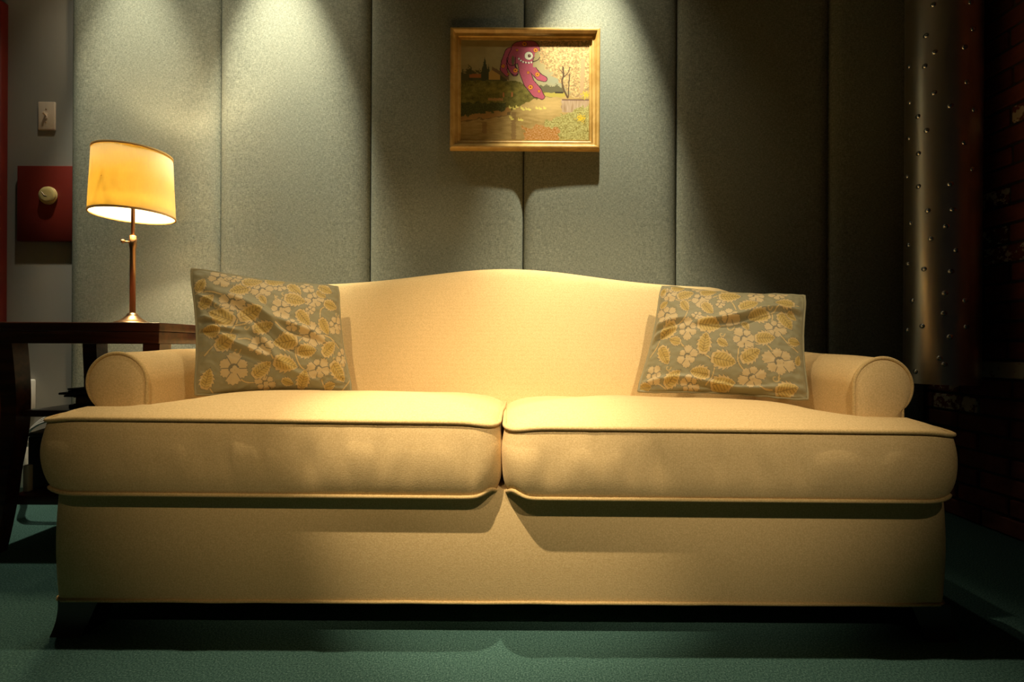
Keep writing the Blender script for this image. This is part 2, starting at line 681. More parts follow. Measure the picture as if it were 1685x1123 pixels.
def sofa_arm(cx, side, r):
    """side -1 left, +1 right; rolled arm swept from front to back"""
    Y0, Y1 = 1.30, 2.08
    cz = .598
    prof = []
    ins = -side                                        # direction of the seat
    for k in range(6):
        prof.append((cx + ins * (r - .001), .30 + (cz - .30) * k / 6))
    for k in range(33):
        a = R(0 + 228 * k / 32)
        prof.append((cx + ins * r * math.cos(a), cz + r * math.sin(a)))
    ex, ez = prof[-1]
    xo = BX0 + .004 if side < 0 else BX1 - .004
    for k in range(1, 6):
        t = k / 5
        prof.append((ex + (xo - ex) * t * t * .9, ez + (.12 - ez) * t))
    n = len(prof)
    v = []; f = []
    S = 22
    for s in range(S + 1):
        t = s / S
        y = Y0 + (Y1 - Y0) * t
        sc = 1 + .05 * t
        for (x, z) in prof:
            up = max(0, min(1, (z - .40) / .2))
            xx = cx + (x - cx) * sc
            v.append((xx, y, z + up * .026 * t + up * .003 * noise.noise((x * 9, y * 7, z * 9))))
    for s in range(S):
        for i in range(n):
            j = (i + 1) % n
            f.append((s * n + i, s * n + j, (s + 1) * n + j, (s + 1) * n + i))
    f.append(tuple(range(S * n, S * n + n)))
    # front facing swells a little
    m0 = (cx, .50)
    prev = list(range(n))
    for q, (sc, dy) in enumerate(((.96, -.004), (.85, -.009), (.6, -.0125), (.3, -.014))):
        cur = []
        for (x, z) in prof:
            cur.append(len(v))
            v.append((m0[0] + (x - m0[0]) * sc, Y0 + dy, m0[1] + (z - m0[1]) * sc))
        for i in range(n):
            j = (i + 1) % n
            f.append((prev[i], prev[j], cur[j], cur[i]))
        prev = cur
    f.append(tuple(prev))
    arm = mesh_obj('arm', v, f, M['linen'], sofa)
    autosmooth(arm, 60)
    MB().tube([(x, Y0 - .002, z) for x, z in prof[2:44]], .0048, 8).build('piping', M['piping'], arm)


sofa_arm(-1.027, -1, .0775)
sofa_arm(.966, 1, .0755)

# camel back, outline in x, z


def camel(x):
    return .914 + .074 * math.exp(-((x - (-.02)) ** 2) / (2 * .33 ** 2))


XL, XR = -.97, .905
top = [(XR - (XR - XL) * k / 60, camel(XR - (XR - XL) * k / 60) - (.05 * max(0, (abs(XR - (XR - XL) * k / 60 + .03) - .80) / .14) ** 2)) for k in range(61)]
lp = [Vector((XL + (XR - XL) * k / 50, .34)) for k in range(51)]
lp += [Vector((XR, .34 + (top[0][1] - .34) * k / 30)) for k in range(1, 30)]
lp += [Vector(p) for p in top]
lp += [Vector((XL, top[-1][1] + (.34 - top[-1][1]) * k / 30)) for k in range(1, 30)]


def lean(z):
    return (z - .5) * .27


v, f, nor, tl, bl = slab(lp, lambda p, d: -(.030 * ease(d, .09) + .002 * noise.noise((p[0] * 4, p[1] * 4, 0))), lambda p, d: .15 + .012 * ease(d, .06),
                         lambda i, p, t: .022 * math.sin(math.pi * t) ** .6, 10, .025)
mesh_obj('backrest', [(a, 1.815 + c + lean(b), b) for a, b, c in v], f, M['linen'], sofa)


def sofa_leg(xo, sx, yo, sy):
    """xo, yo: outer corner at the top; sx, sy: outward directions. A block that tapers and kicks out at the foot."""
    w = .098
    v = []; f = []
    N = 8
    for k in range(N + 1):
        t = k / N
        z = .080 * (1 - t)
        out = .006 * t ** 2.5
        inn = w - .030 * t ** .8
        x1 = xo + sx * out; x0 = xo - sx * inn
        y1 = yo + sy * out * 2.6; y0 = yo - sy * (inn * .8)
        v += [(x0, y0, z), (x1, y0, z), (x1, y1, z), (x0, y1, z)]
    for k in range(N):
        for i in range(4):
            j = (i + 1) % 4
            f.append((k * 4 + i, k * 4 + j, k * 4 + 4 + j, k * 4 + 4 + i))
    f += [(0, 1, 2, 3), (N * 4, N * 4 + 1, N * 4 + 2, N * 4 + 3)]
    o = mesh_obj('leg', v, f, M['black_wood'], sofa, True)
    autosmooth(o, 40)


sofa_leg(BX0 + .018, -1, 1.201, -1)
sofa_leg(BX1 + .002, 1, 1.201, -1)
sofa_leg(BX0 + .006, -1, 2.09, 1)
sofa_leg(BX1 - .006, 1, 2.09, 1)

# ------------------------------------------------------------------ floral pillows
BG = (.275, .250, .148)
FLOWER = (.55, .42, .225)
FLOWER_LINE = (.19, .17, .115)
LEAF = (.56, .41, .19)
LEAF_IN = (.49, .35, .11)
VEIN = (.27, .19, .06)
STEM = (.54, .40, .18)


class Raster:
    def __init__(s, X, Y, bg):
        s.X, s.Y = X, Y
        s.C = np.empty(X.shape + (3,)); s.C[:] = bg

    def put(s, mask, c, a=1.0):
        s.C[mask] = s.C[mask] * (1 - a) + np.array(c) * a

    def local(s, x, y, ang):
        dx, dy = s.X - x, s.Y - y
        c, q = math.cos(ang), math.sin(ang)
        return dx * c + dy * q, -dx * q + dy * c

    def stroke(s, pts, w, c):
        """smooth curve through pts"""
        P = []
        n = len(pts)
        for i in range(n - 1):
            p0 = pts[max(i - 1, 0)]; p1 = pts[i]; p2 = pts[i + 1]; p3 = pts[min(i + 2, n - 1)]
            for k in range(8):
                t = k / 8
                P.append(tuple(.5 * (2 * p1[j] + (p2[j] - p0[j]) * t + (2 * p0[j] - 5 * p1[j] + 4 * p2[j] - p3[j]) * t * t + (3 * p1[j] - p0[j] - 3 * p2[j] + p3[j]) * t ** 3) for j in (0, 1)))
        P.append(pts[-1])
        d = np.full(s.X.shape, 9e9)
        for a, b in zip(P[:-1], P[1:]):
            ax, ay = a; bx, by = b[0] - a[0], b[1] - a[1]
            t = np.clip(((s.X - ax) * bx + (s.Y - ay) * by) / (bx * bx + by * by + 1e-9), 0, 1)
            d = np.minimum(d, np.hypot(s.X - ax - t * bx, s.Y - ay - t * by))
        if isinstance(c, list):
            for ww, cc in c: s.put(d < ww, cc)
        else:
            s.put(d < w, c)

    def leaf(s, x, y, deg, L):
        L = L * 1.06
        u, v = s.local(x, y, R(-deg))
        u = u / (L / 2)                    # -1 stem end .. 1 tip
        hw = L * .35 * np.clip(1 - np.abs(u + .12) ** 2.2 / 1.1, 0, 1) ** .8 * (1 - .28 * np.clip(u, 0, 1))
        saw = 1.08 - .30 * ((u * 3.0 + .35 - np.abs(v) / L * 1.2) % 1)
        edge = hw * saw
        m = (np.abs(v) < edge) & (np.abs(u) < 1)
        mo = (np.abs(v) < edge + 5) & (np.abs(u) < 1.05)
        s.put(mo, FLOWER_LINE)
        s.put(m, LEAF)
        s.put((np.abs(v) < hw * .68) & (np.abs(u) < .80), LEAF_IN)
        ph = (u * 4.2 - np.abs(v) / L * 5.0) % 1
        s.put((np.abs(v) < hw * .62) & (np.abs(u) < .80) & (np.abs(ph - .5) < .13), VEIN)
        s.put((np.abs(v) < 3.0) & (np.abs(u) < .86), VEIN)

    def flower(s, x, y, r, seed):
        rot = seed * 1.37
        dx, dy = s.X - x, (s.Y - y) * 1.12
        rr = np.hypot(dx, dy); th = np.arctan2(dy, dx) + rot
        n = 6 if r > 60 else 5
        r = r * 1.07
        k = np.round(th / (2 * math.pi / n))
        ph = th - k * 2 * math.pi / n
        size = 1 + .16 * np.sin(k * 2.1 + seed)
        edge = r * size * (.84 + .07 * np.cos(ph * n * .95) + .04 * np.cos(ph * n * 4.2))
        s.put(rr < edge + 4, FLOWER_LINE)
        s.put(rr < edge, FLOWER)
        s.put((np.abs(ph) > math.pi / n - 3.2 / np.maximum(rr, 6)) & (rr < edge), FLOWER_LINE)
        s.put(rr < r * .30, FLOWER_LINE)
        cx, cy = x + r * .06, y + r * .1
        for q in range(4):
            a = q * math.pi / 2 + rot
            s.put(np.hypot(s.X - cx - r * .14 * math.cos(a), s.Y - cy - r * .14 * math.sin(a)) < r * .125, FLOWER)

    def curl(s, x, y, r):
        P = [(x + r * (1 - .16 * k) * math.cos(k * .9), y + r * (1 - .16 * k) * math.sin(k * .9)) for k in range(6)]
        s.stroke(P, 4, STEM)


LEFT_ART = dict(
    quad=[(105, 92), (1208, 215), (1303, 1012), (125, 1038)],
    leaves=[(165, 235, 60, 120), (200, 365, 40, 140), (300, 490, 155, 200), (508, 470, 25, 180), (430, 285, 195, 150), (525, 205, 10, 150), (835, 270, -50, 140), (835, 360, -12, 165), (1050, 305, -30, 95), (1135, 390, -15, 130), (1090, 255, -25, 130), (895, 505, -50, 145), (1068, 560, -60, 135), (595, 575, 15, 150), (225, 590, 170, 130), (335, 670, 30, 170), (750, 680, 185, 180), (920, 740, 5, 150), (1105, 715, 40, 150), (590, 870, 40, 160), (762, 835, -15, 180), (895, 940, 80, 145), (1182, 880, -50, 170), (205, 925, 75, 150), (780, 965, -20, 95), (1112, 980, 20, 95), (595, 370, -60, 85), (690, 190, 0, 150)],
    flowers=[(300, 185, 85), (590, 285, 88), (380, 382, 88), (725, 440, 88), (985, 355, 82), (962, 622, 105), (1180, 540, 80), (580, 712, 88), (390, 862, 118), (1012, 862, 92), (715, 252, 50), (1235, 770, 72), (615, 972, 72), (803, 560, 48), (947, 442, 42), (940, 240, 60), (400, 180, 50)],
    stems=[[(120, 300), (220, 292), (330, 335)], [(412, 420), (420, 500), (400, 560), (365, 615)], [(400, 560), (440, 555), (500, 545)], [(1100, 395), (1040, 430), (1030, 505)], [(890, 640), (840, 700), (835, 780), (880, 860), (955, 875)], [(680, 545), (760, 612), (830, 632), (900, 632)], [(1040, 622), (1120, 640), (1200, 705)], [(640, 760), (675, 820), (690, 865)], [(425, 930), (480, 965), (560, 968)], [(420, 660), (480, 655), (540, 680)], [(180, 760), (250, 690)], [(730, 380), (690, 350), (680, 330)], [(1040, 940), (1060, 990)], [(1215, 1010), (1270, 950), (1295, 920)], [(220, 990), (250, 1030)], [(600, 205), (605, 240), (560, 260)]],
    curls=[(700, 345, 38), (745, 310, 26), (270, 400, 30), (1195, 450, 26), (1150, 785, 26), (410, 735, 28), (475, 575, 22)],
)
RIGHT_ART = dict(
    quad=[(282, 100), (1445, 180), (1475, 1020), (92, 955)],
    leaves=[(505, 215, 15, 150), (885, 150, -5, 165), (870, 235, 3, 175), (700, 185, 10, 140), (500, 325, -60, 115), (690, 355, -50, 130), (1012, 325, 25, 160), (1285, 290, 175, 150), (1085, 415, 190, 170), (1295, 440, -50, 165), (705, 495, -8, 190), (345, 525, 215, 180), (415, 605, 165, 105), (665, 630, 80, 165), (325, 710, -60, 160), (810, 635, -30, 95), (1135, 590, 5, 155), (1025, 720, 30, 165), (820, 760, -12, 195), (405, 880, 40, 165), (625, 850, 170, 160), (815, 935, 5, 195), (985, 500, -60, 85), (1372, 600, 0, 105), (1310, 960, 15, 180), (440, 135, 5, 130), (1045, 140, 0, 110), (300, 165, 60, 90), (305, 290, 30, 90), (1345, 395, -40, 95), (160, 935, 5, 120), (1400, 735, 75, 80)],
    flowers=[(350, 200, 82), (640, 262, 88), (335, 390, 98), (1070, 218, 78), (1240, 190, 70), (860, 432, 82), (603, 417, 45), (795, 315, 44), (525, 520, 88), (1215, 512, 88), (970, 602, 92), (525, 728, 88), (1242, 758, 122), (235, 850, 82), (1035, 882, 100), (545, 935, 80), (620, 140, 60)],
    stems=[[(530, 330), (500, 430), (415, 490)], [(380, 238), (480, 282), (565, 270)], [(735, 248), (800, 205), (790, 140), (750, 115)], [(765, 258), (870, 292), (912, 370)], [(600, 708), (690, 730), (742, 800), (722, 890), (675, 940)], [(455, 600), (480, 640), (512, 665)], [(935, 655), (925, 760), (965, 825)], [(1060, 640), (1140, 640), (1195, 690)], [(1190, 375), (1185, 465)], [(1150, 395), (1200, 370), (1250, 315), (1395, 300)], [(1255, 565), (1330, 630), (1402, 672)], [(1085, 940), (1140, 968), (1190, 970)], [(185, 705), (250, 635), (270, 580)], [(1245, 840), (1240, 890)], [(790, 500), (840, 490)], [(280, 910), (340, 950)]],
    curls=[(862, 512, 38), (800, 570, 26), (362, 802, 28), (1215, 880, 36), (1165, 340, 24)],
)


def bil(q, u, v):
    """q: TL, TR, BR, BL; u right, v down"""
    a, b, c, d = q
    return [(a[i] * (1 - u) + b[i] * u) * (1 - v) + (d[i] * (1 - u) + c[i] * u) * v for i in range(len(a))]


def pillow(corners, art, thick, label, seed, folds):
    NU, NV = 330, 280
    u, v = np.meshgrid(np.linspace(0, 1, NU), np.linspace(0, 1, NV))
    X, Y = bil(art['quad'], u, v)
    ra = Raster(X, Y, BG)
    for s in art['stems']:
        ra.stroke(s, 0, [(8.5, FLOWER_LINE), (5.5, STEM)])
    for c in art['curls']: ra.curl(*c)
    for k, fl in enumerate(art['flowers']): ra.flower(*fl, k)
    for lf in art['leaves']: ra.leaf(*lf)
    q = [np.array(c) for c in corners]
    # outline drawn slightly in between the corners
    sag = .012
    P = bil([c for c in q], u, v)
    P = np.stack(P, -1)
    ax_u = (q[1] - q[0] + q[2] - q[3]); ax_u /= np.linalg.norm(ax_u)
    ax_v = (q[3] - q[0] + q[2] - q[1]); ax_v /= np.linalg.norm(ax_v)
    nrm = np.cross(ax_u, ax_v); nrm /= np.linalg.norm(nrm)
    if nrm[1] > 0: nrm = -nrm
    su = np.sin(np.pi * u); sv = np.sin(np.pi * v)
    P += ax_v * (sag * su * (1 - 2 * v) * np.abs(1 - 2 * v) ** 3)[..., None]
    P += ax_u * (sag * sv * (1 - 2 * u) * np.abs(1 - 2 * u) ** 3)[..., None]
    for cu, cv in ((0, 0), (1, 0), (1, 1), (0, 1)):
        g = np.exp(-((u - cu) ** 2 + (v - cv) ** 2) / .0035)
        P += ((ax_u * (1 - 2 * cu) + ax_v * (1 - 2 * cv)) * .004) * g[..., None]
    bul = (np.clip(1 - (2 * u - 1) ** 2, 0, 1) * np.clip(1 - (2 * v - 1) ** 2, 0, 1)) ** .5
    wr = np.zeros_like(u)
    for (fu, fv, ang, ln, w, amp) in folds:
        c, s_ = math.cos(R(ang)), math.sin(R(ang))
        a = (u - fu) * c + (v - fv) * s_; b = -(u - fu) * s_ + (v - fv) * c
        b = b + .03 * np.sin(a * 9 + fu * 20)
        wr += 1.9 * amp * np.exp(-(a / ln) ** 2) * (np.exp(-(b / w) ** 2) - .6 * np.exp(-((b - 1.8 * w) / w) ** 2))
    # puckers along the seams
    e = np.minimum(np.minimum(u, 1 - u), np.minimum(v, 1 - v))
    pn = np.array([[noise.noise((a * 26 + seed, b * 26, seed)) for a in np.linspace(0, 1, 110)] for b in np.linspace(0, 1, 94)])
    iu = np.clip((u * 109).astype(int), 0, 108); iv = np.clip((v * 93).astype(int), 0, 92)
    fu_ = u * 109 - iu; fv_ = v * 93 - iv
    pn = (pn[iv, iu] * (1 - fu_) + pn[iv, iu + 1] * fu_) * (1 - fv_) + (pn[iv + 1, iu] * (1 - fu_) + pn[iv + 1, iu + 1] * fu_) * fv_
    wr += pn * .0055 * np.exp(-e / .06) * np.clip(e / .02, 0, 1) + pn * .0012 * np.clip(e / .05, 0, 1)
    T = thick / 2
    front = P + nrm * (T * bul + wr * np.clip(e / .03, 0, 1))[..., None]
    back = P - nrm * (T * bul)[..., None]
    verts = front.reshape(-1, 3).tolist()
    colr = np.concatenate([ra.C.reshape(-1, 3), np.ones((NU * NV, 1))], 1)
    faces = [(j * NU + i, j * NU + i + 1, (j + 1) * NU + i + 1, (j + 1) * NU + i) for j in range(NV - 1) for i in range(NU - 1)]
    # back sheet, coarser, welded at the border by closeness
    st = 6
    ui = sorted(set(list(range(0, NU, st)) + [NU - 1])); vi = sorted(set(list(range(0, NV, st)) + [NV - 1]))
    k = len(verts)
    for j in vi:
        for i in ui: verts.append(back[j, i].tolist())
    n = len(ui)
    faces += [(k + j * n + i, k + (j + 1) * n + i, k + (j + 1) * n + i + 1, k + j * n + i + 1) for j in range(len(vi) - 1) for i in range(n - 1)]
    bcol = np.array([list(ra.C[j, i]) + [1] for j in vi for i in ui])
    base_pt = (q[2] + q[3]) / 2
    o = mesh_obj('throw_pillow', verts, faces, M['pillow'], None, True, tuple(base_pt))
    ca = o.data.color_attributes.new('tone', 'FLOAT_COLOR', 'POINT')
    ca.data.foreach_set('color', np.concatenate([colr, bcol]).astype(np.float32).ravel())
    tag(o, label, 'pillow', 'floral throw pillows on the sofa')
    ring = [front[0, i] for i in range(0, NU - 1, 4)] + [front[j, NU - 1] for j in range(0, NV - 1, 4)] + [front[NV - 1, i] for i in range(NU - 1, 0, -4)] + [front[j, 0] for j in range(NV - 1, 0, -4)]
    ring = [r + nrm * .003 * noise.noise((r[0] * 30, r[2] * 30, seed)) + ax_v * .002 * noise.noise((r[0] * 40, r[2] * 40, seed + 5)) for r in ring]
    MB().tube(ring, .0042, 8, True).build('piping', M['cord'], o)
    return o


def at(px, py, Y):
    """point at depth Y seen at a position of the 1685 x 1123 photograph"""
    dx, dy = px - 842.5, py - 561.5
    a = R(.3)
    ix = dx * math.cos(a) + dy * math.sin(a)
    iy = -dx * math.sin(a) + dy * math.cos(a)
    return (ix * Y / F, Y, EYE - (iy - 8) * Y / F)


pillow([at(313, 441, 1.475), at(557, 471, 1.72), at(580, 647, 1.62), at(320, 652, 1.44)], LEFT_ART, .14,
       'floral sage and gold throw pillow leaning in the left corner of the sofa', 1.0,
       [(.45, .42, 40, .30, .035, .010), (.28, .62, 42, .30, .032, .010), (.52, .72, 48, .25, .03, .006), (.62, .45, 35, .2, .03, .007), (.07, .45, 20, .10, .02, .008), (.10, .52, -5, .12, .018, .008), (.08, .30, 35, .1, .02, .006)])
pillow([at(1088, 470, 1.73), at(1326, 486, 1.52), at(1331, 660, 1.455), at(1048, 646, 1.60)], RIGHT_ART, .15,
       'floral sage and gold throw pillow leaning against the right arm of the sofa', 5.0,
       [(.62, .28, -18, .22, .03, .009), (.52, .33, -25, .2, .025, .007), (.10, .42, -28, .16, .03, .008), (.08, .52, -35, .12, .025, .007), (.92, .18, 15, .1, .03, .007), (.5, .93, 2, .6, .025, .006)])

# ------------------------------------------------------------------ side table
TX0, TX1, TY0, TY1 = -1.725, -1.168, 1.65, 2.06
table = empty('side_table', ((TX0 + TX1) / 2, (TY0 + TY1) / 2, 0), 'dark mahogany side table with flared legs and shelves, left of the sofa', 'table')
mb = MB().box(TX0, TX1, TY0, TY1, .741, .771, .003)
mb.build('tabletop', M['dark_wood'], table)
MB().box(TX0 + .004, TX1 - .004, TY0 + .004, TY1 - .004, .700, .7405, .002).build('apron', M['dark_wood'], table)


def table_leg(xc, yc, sx, sy):
    w = .028
    v = []; f = []
    N = 24
    for k in range(N + 1):
        t = k / N
        z = .70 * (1 - t)
        kick = .034 * max(0, t - .35) ** 2 / .42 - .010 * math.sin(math.pi * min(1, t / .6))
        th = w * (1 - .22 * t)
        x = xc + sx * kick; y = yc + sy * kick * .6
        v += [(x - th, y - th, z), (x + th, y - th, z), (x + th, y + th, z), (x - th, y + th, z)]
    for k in range(N):
        for i in range(4):
            j = (i + 1) % 4
            f.append((k * 4 + i, k * 4 + j, k * 4 + 4 + j, k * 4 + 4 + i))
    f += [(0, 1, 2, 3), (N * 4, N * 4 + 1, N * 4 + 2, N * 4 + 3)]
    o = mesh_obj('leg', v, f, M['dark_wood'], table)
    autosmooth(o, 40)


for sx in (-1, 1):
    for sy in (-1, 1):
        table_leg((TX0 + .032) if sx < 0 else (TX1 - .032), (TY0 + .036) if sy < 0 else (TY1 - .036), sx, sy)
MB().box(-1.648, TX1 - .03, TY0 + .03, TY1 - .03, .452, .474, .002).build('shelf', M['dark_wood'], table)
MB().box(-1.700, TX1 - .03, TY0 + .03, TY1 - .03, .155, .185, .002).build('shelf', M['dark_wood'], table)

# magazines and books on the upper shelf
z = .4745
for k, (x0, x1, y0, y1, h, mat, name, label, cat) in enumerate((
        (-1.46, -1.23, 1.72, 1.97, .014, 'paper', 'magazine', 'dark magazine at the bottom of the stack on the side table shelf', 'magazine'),
        (-1.452, -1.235, 1.73, 1.96, .026, 'brown_book', 'book', 'thick brown book in the stack on the side table shelf', 'book'),
        (-1.482, -1.235, 1.725, 1.97, .007, 'black', 'magazine', 'thin black magazine lying on the thick brown book', 'magazine'),
        (-1.505, -1.24, 1.73, 1.95, .008, 'paper', 'magazine', 'dark magazine sticking out furthest left from the stack', 'magazine'),
        (-1.476, -1.245, 1.735, 1.96, .008, 'black', 'magazine', 'thin black magazine with a slightly drawn back edge near the stack top', 'magazine'),
        (-1.483, -1.25, 1.74, 1.95, .006, 'paper', 'magazine', 'thin dark magazine second from the top of the shelf stack', 'magazine'),
        (-1.40, -1.27, 1.76, 1.90, .016, 'black', 'notebook', 'small black notebook lying on top of the shelf stack', 'notebook'))):
    x0 -= .07; x1 -= .07
    mb = MB()
    if name == 'book':
        mb.box(x0, x1, y0, y1, z, z + .003, .001, 1).box(x0, x1, y0, y1, z + h - .003, z + h - .0004, .001, 1).box(x1 - .003, x1, y0, y1, z + .002, z + h - .002, 0)
        o = mb.build('book', M[mat], None, False, ((x0 + x1) / 2, (y0 + y1) / 2, z))
        MB().box(x0 + .004, x1 - .004, y0 + .004, y1 - .004, z + .003, z + h - .003, .001, 1).build('page_block', M['brown_book'], o, False)
    else:
        mb.box(x0, x1, y0, y1, z, z + h - .0004, min(.002, h * .3), 2)
        o = mb.build(name, M[mat], None, True, ((x0 + x1) / 2, (y0 + y1) / 2, z))
    tag(o, label, cat)
    z += h

# black box, grey cloth and cables on the lower shelf
bx = MB().box(-1.700, -1.33, 1.75, 1.965, .1855, .372, .006).build('storage_box', M['black'], None, True, (-1.515, 1.86, .1855))
tag(bx, 'black storage box on the lower shelf of the side table', 'box')
MB().box(-1.703, -1.327, 1.747, 1.968, .3722, .384, .004).build('lid', M['black'], bx)
v = []; f = []
for j in range(13):
    for i in range(17):
        a = -1.698 + .22 * i / 16; b = 1.752 + .16 * j / 12
        e = min(i, 16 - i) / 8 * min(j, 12 - j) / 6
        v.append((a, b, .3848 + .034 * e ** .5 + .004 * noise.noise((a * 30, b * 30, 2)) * min(1, e * 4) + (.001 if e == 0 else 0)))
for j in range(12):
    for i in range(16):
        f.append((j * 17 + i, j * 17 + i + 1, (j + 1) * 17 + i + 1, (j + 1) * 17 + i))
k = len(v)
v += [(-1.698, 1.752, .3843), (-1.478, 1.752, .3843), (-1.478, 1.912, .3843), (-1.698, 1.912, .3843)]
f.append((k, k + 1, k + 2, k + 3))
o = mesh_obj('folded_cloth', v, f, M['grey'], None, True, (-1.588, 1.83, .3843))
tag(o, 'folded grey cloth lying on the black storage box', 'cloth')
for k, lab in enumerate(('upper white cable looping from the wall over the grey cloth', 'middle white cable looping over the grey cloth', 'lowest white cable resting along the grey cloth')):
    q_ = 1 - .27 * k
    key = [(-2.165, 2.228, .27 - .03 * k), (-2.05, 2.12, .29 - .022 * k), (-1.94, 2.0, .336 - .012 * k), (-1.865, 1.945, .378 - .010 * k), (-1.815, 1.937, .410 - .010 * k), (-1.75, 1.935, .430 - .011 * k), (-1.68, 1.935, .3935 + .044 * q_), (-1.62, 1.935, .3935 + .046 * q_), (-1.55, 1.935, .3935 + .040 * q_), (-1.47, 1.935, .391 + .022 * q_), (-1.42, 1.94, .3885)]
    pts = []
    for i in range(len(key) - 1):
        p0, p1, p2, p3 = (Vector(key[max(0, min(len(key) - 1, i + q))]) for q in (-1, 0, 1, 2))
        for q in range(6):
            t = q / 6
            p = .5 * (2 * p1 + (p2 - p0) * t + (2 * p0 - 5 * p1 + 4 * p2 - p3) * t * t + (3 * p1 - p0 - 3 * p2 + p3) * t ** 3)
            pts.append(p + Vector((0, -.0105 * k, 0)))
    tag(MB().tube(pts, .0042, 8).build('cable', M['white'], None, True, pts[0]), lab, 'cable', 'white cables under the side table')

# white socket box and conduit on the wall behind the table
sb = MB().box(-2.235, -2.155, WY - .045, WY - .0005, .402, .538, .006).build('wall_socket', M['white'], None, True, (-2.195, WY, .47))
tag(sb, 'white socket box on the wall behind the table leg', 'socket')
MB().box(-2.230, -2.160, WY - .051, WY - .045, .414, .526, .003).build('cover_plate', M['white'], sb)
cd = MB().box(-2.225, -2.183, WY - .022, WY - .0005, .05, .4015, .003).build('cable_conduit', M['white'], None, True, (-2.2, WY, .05))
tag(cd, 'white cable conduit running down the wall below the socket box', 'conduit')
ps = MB().box(-1.690, -1.670, 1.722, 1.742, .1855, .278, .004).build('plug_adapter', M['white'], None, True, (-1.679, 1.733, .1855))
tag(ps, 'small upright white plug adapter in front of the black storage box', 'adapter')

# ------------------------------------------------------------------ table lamp
LX, LY = -1.413, 1.855
lamp = empty('table_lamp', (LX, LY, .771), 'brass table lamp with a glowing amber drum shade on the side table', 'lamp')
MB().lathe(LX, LY, [(.058, .7715), (.060, .776), (.056, .781), (.046, .784), (.034, .791), (.024, .800), (.018, .806), (.0165, .812), (.0115, .814), (.0105, .816)]).build('base', M['brass'], lamp)
MB().lathe(LX, LY, [(.0094, .814), (.0094, 1.055), (.0110, 1.057), (.0110, 1.063), (.0122, 1.065), (.0122, 1.092), (.0105, 1.094), (.0105, 1.102), (.0065, 1.104)], 24).build('stem', M['brass'], lamp)
kb = MB().tube([(LX - .012, LY - .004, 1.078), (LX - .028, LY - .009, 1.080)], .0035, 8)
kb.lathe(0, 0, [(.002, -.004), (.007, -.003), (.008, 0), (.007, .003), (.002, .004)], 12)
nv = 12 * 5
for i in range(len(kb.v) - nv, len(kb.v)):
    p = kb.v[i]
    kb.v[i] = (LX - .030 + p[2], LY - .009 + p[1], 1.080 + p[0])
kb.build('thumb_screw', M['brass'], lamp)
MB().lathe(LX, LY, [(.0062, 1.10), (.0062, 1.222), (.016, 1.226), (.017, 1.230), (.010, 1.233), (.010, 1.246), (.016, 1.250), (.016, 1.256), (.007, 1.260), (.014, 1.262), (.014, 1.30)], 24).build('lamp_holder', M['brass'], lamp)
sh = MB()
for a0 in (.4, 2.5, 4.6):
    sh.tube([(LX + .012 * math.cos(a0), LY + .012 * math.sin(a0), 1.262), (LX + .06 * math.cos(a0), LY + .06 * math.sin(a0), 1.255), (LX + .128 * math.cos(a0), LY + .128 * math.sin(a0), 1.285)], .002, 6)
sh.build('shade_carrier', M['brass'], lamp)
z0, z1 = 1.178, 1.406
r0, r1 = .1325, .1225
MB().lathe(LX, LY, [(r0, z0), (r0 + (r1 - r0) * .5, (z0 + z1) / 2), (r1, z1), (r1 - .0015, z1), (r0 - .0015, z0)], 72, False).build('lamp_shade', M['shade'], lamp)
shade = lamp.children[-1]
for rr, zz in ((r0, z0), (r1, z1)):
    MB().lathe(LX, LY, [(rr + .0012, zz - .003), (rr + .0012, zz + .004), (rr - .003, zz + .004), (rr - .003, zz - .003), (rr + .0012, zz - .003)], 72, False).build('trim', M['trim'], shade)
bulb = MB().lathe(LX, LY, [(.012, 1.296), (.014, 1.305), (.024, 1.322), (.029, 1.340), (.027, 1.356), (.018, 1.369), (.006, 1.374)], 24).build('bulb', M['bulb'], lamp)
l = bpy.data.lights.new('lamp_light', 'POINT')
l.energy = 46
l.color = (1, .76, .44)
l.shadow_soft_size = .032
lo = bpy.data.objects.new('lamp_light', l)
col.objects.link(lo)
lo.location = (LX, LY, 1.312)
bulb.visible_shadow = True

# ------------------------------------------------------------------ picture
PX0, PX1, PZ0, PZ1 = -.276, .378, 1.556, 2.086
PYF = 2.160
pic = empty('framed_painting', ((PX0 + PX1) / 2, PY, (PZ0 + PZ1) / 2), 'gold framed landscape painting with a purple one-eyed creature, hung above the sofa', 'painting')
prof = [(0, PY - .008), (0, PYF + .012), (.003, PYF + .004), (.008, PYF), (.014, PYF + .001), (.018, PYF + .006), (.022, PYF + .012), (.030, PYF + .014), (.034, PYF + .013), (.036, PYF + .019), (.042, PYF + .021), (.046, PYF + .020), (.048, PYF + .027), (.056, PYF + .032), (.056, PY - .008)]
v = []; f = []
n = len(prof)
for (cx, cz, dx, dz) in ((PX0, PZ0, 1, 1), (PX1, PZ0, -1, 1), (PX1, PZ1, -1, -1), (PX0, PZ1, 1, -1)):
    for a, y in prof:
        v.append((cx + dx * a, y, cz + dz * a))
for q in range(4):
    for i in range(n):
        j = (i + 1) % n
        f.append((q * n + i, q * n + j, ((q + 1) % 4) * n + j, ((q + 1) % 4) * n + i))
fr = mesh_obj('frame', v, f, M['gold'], pic, True)
autosmooth(fr, 20)


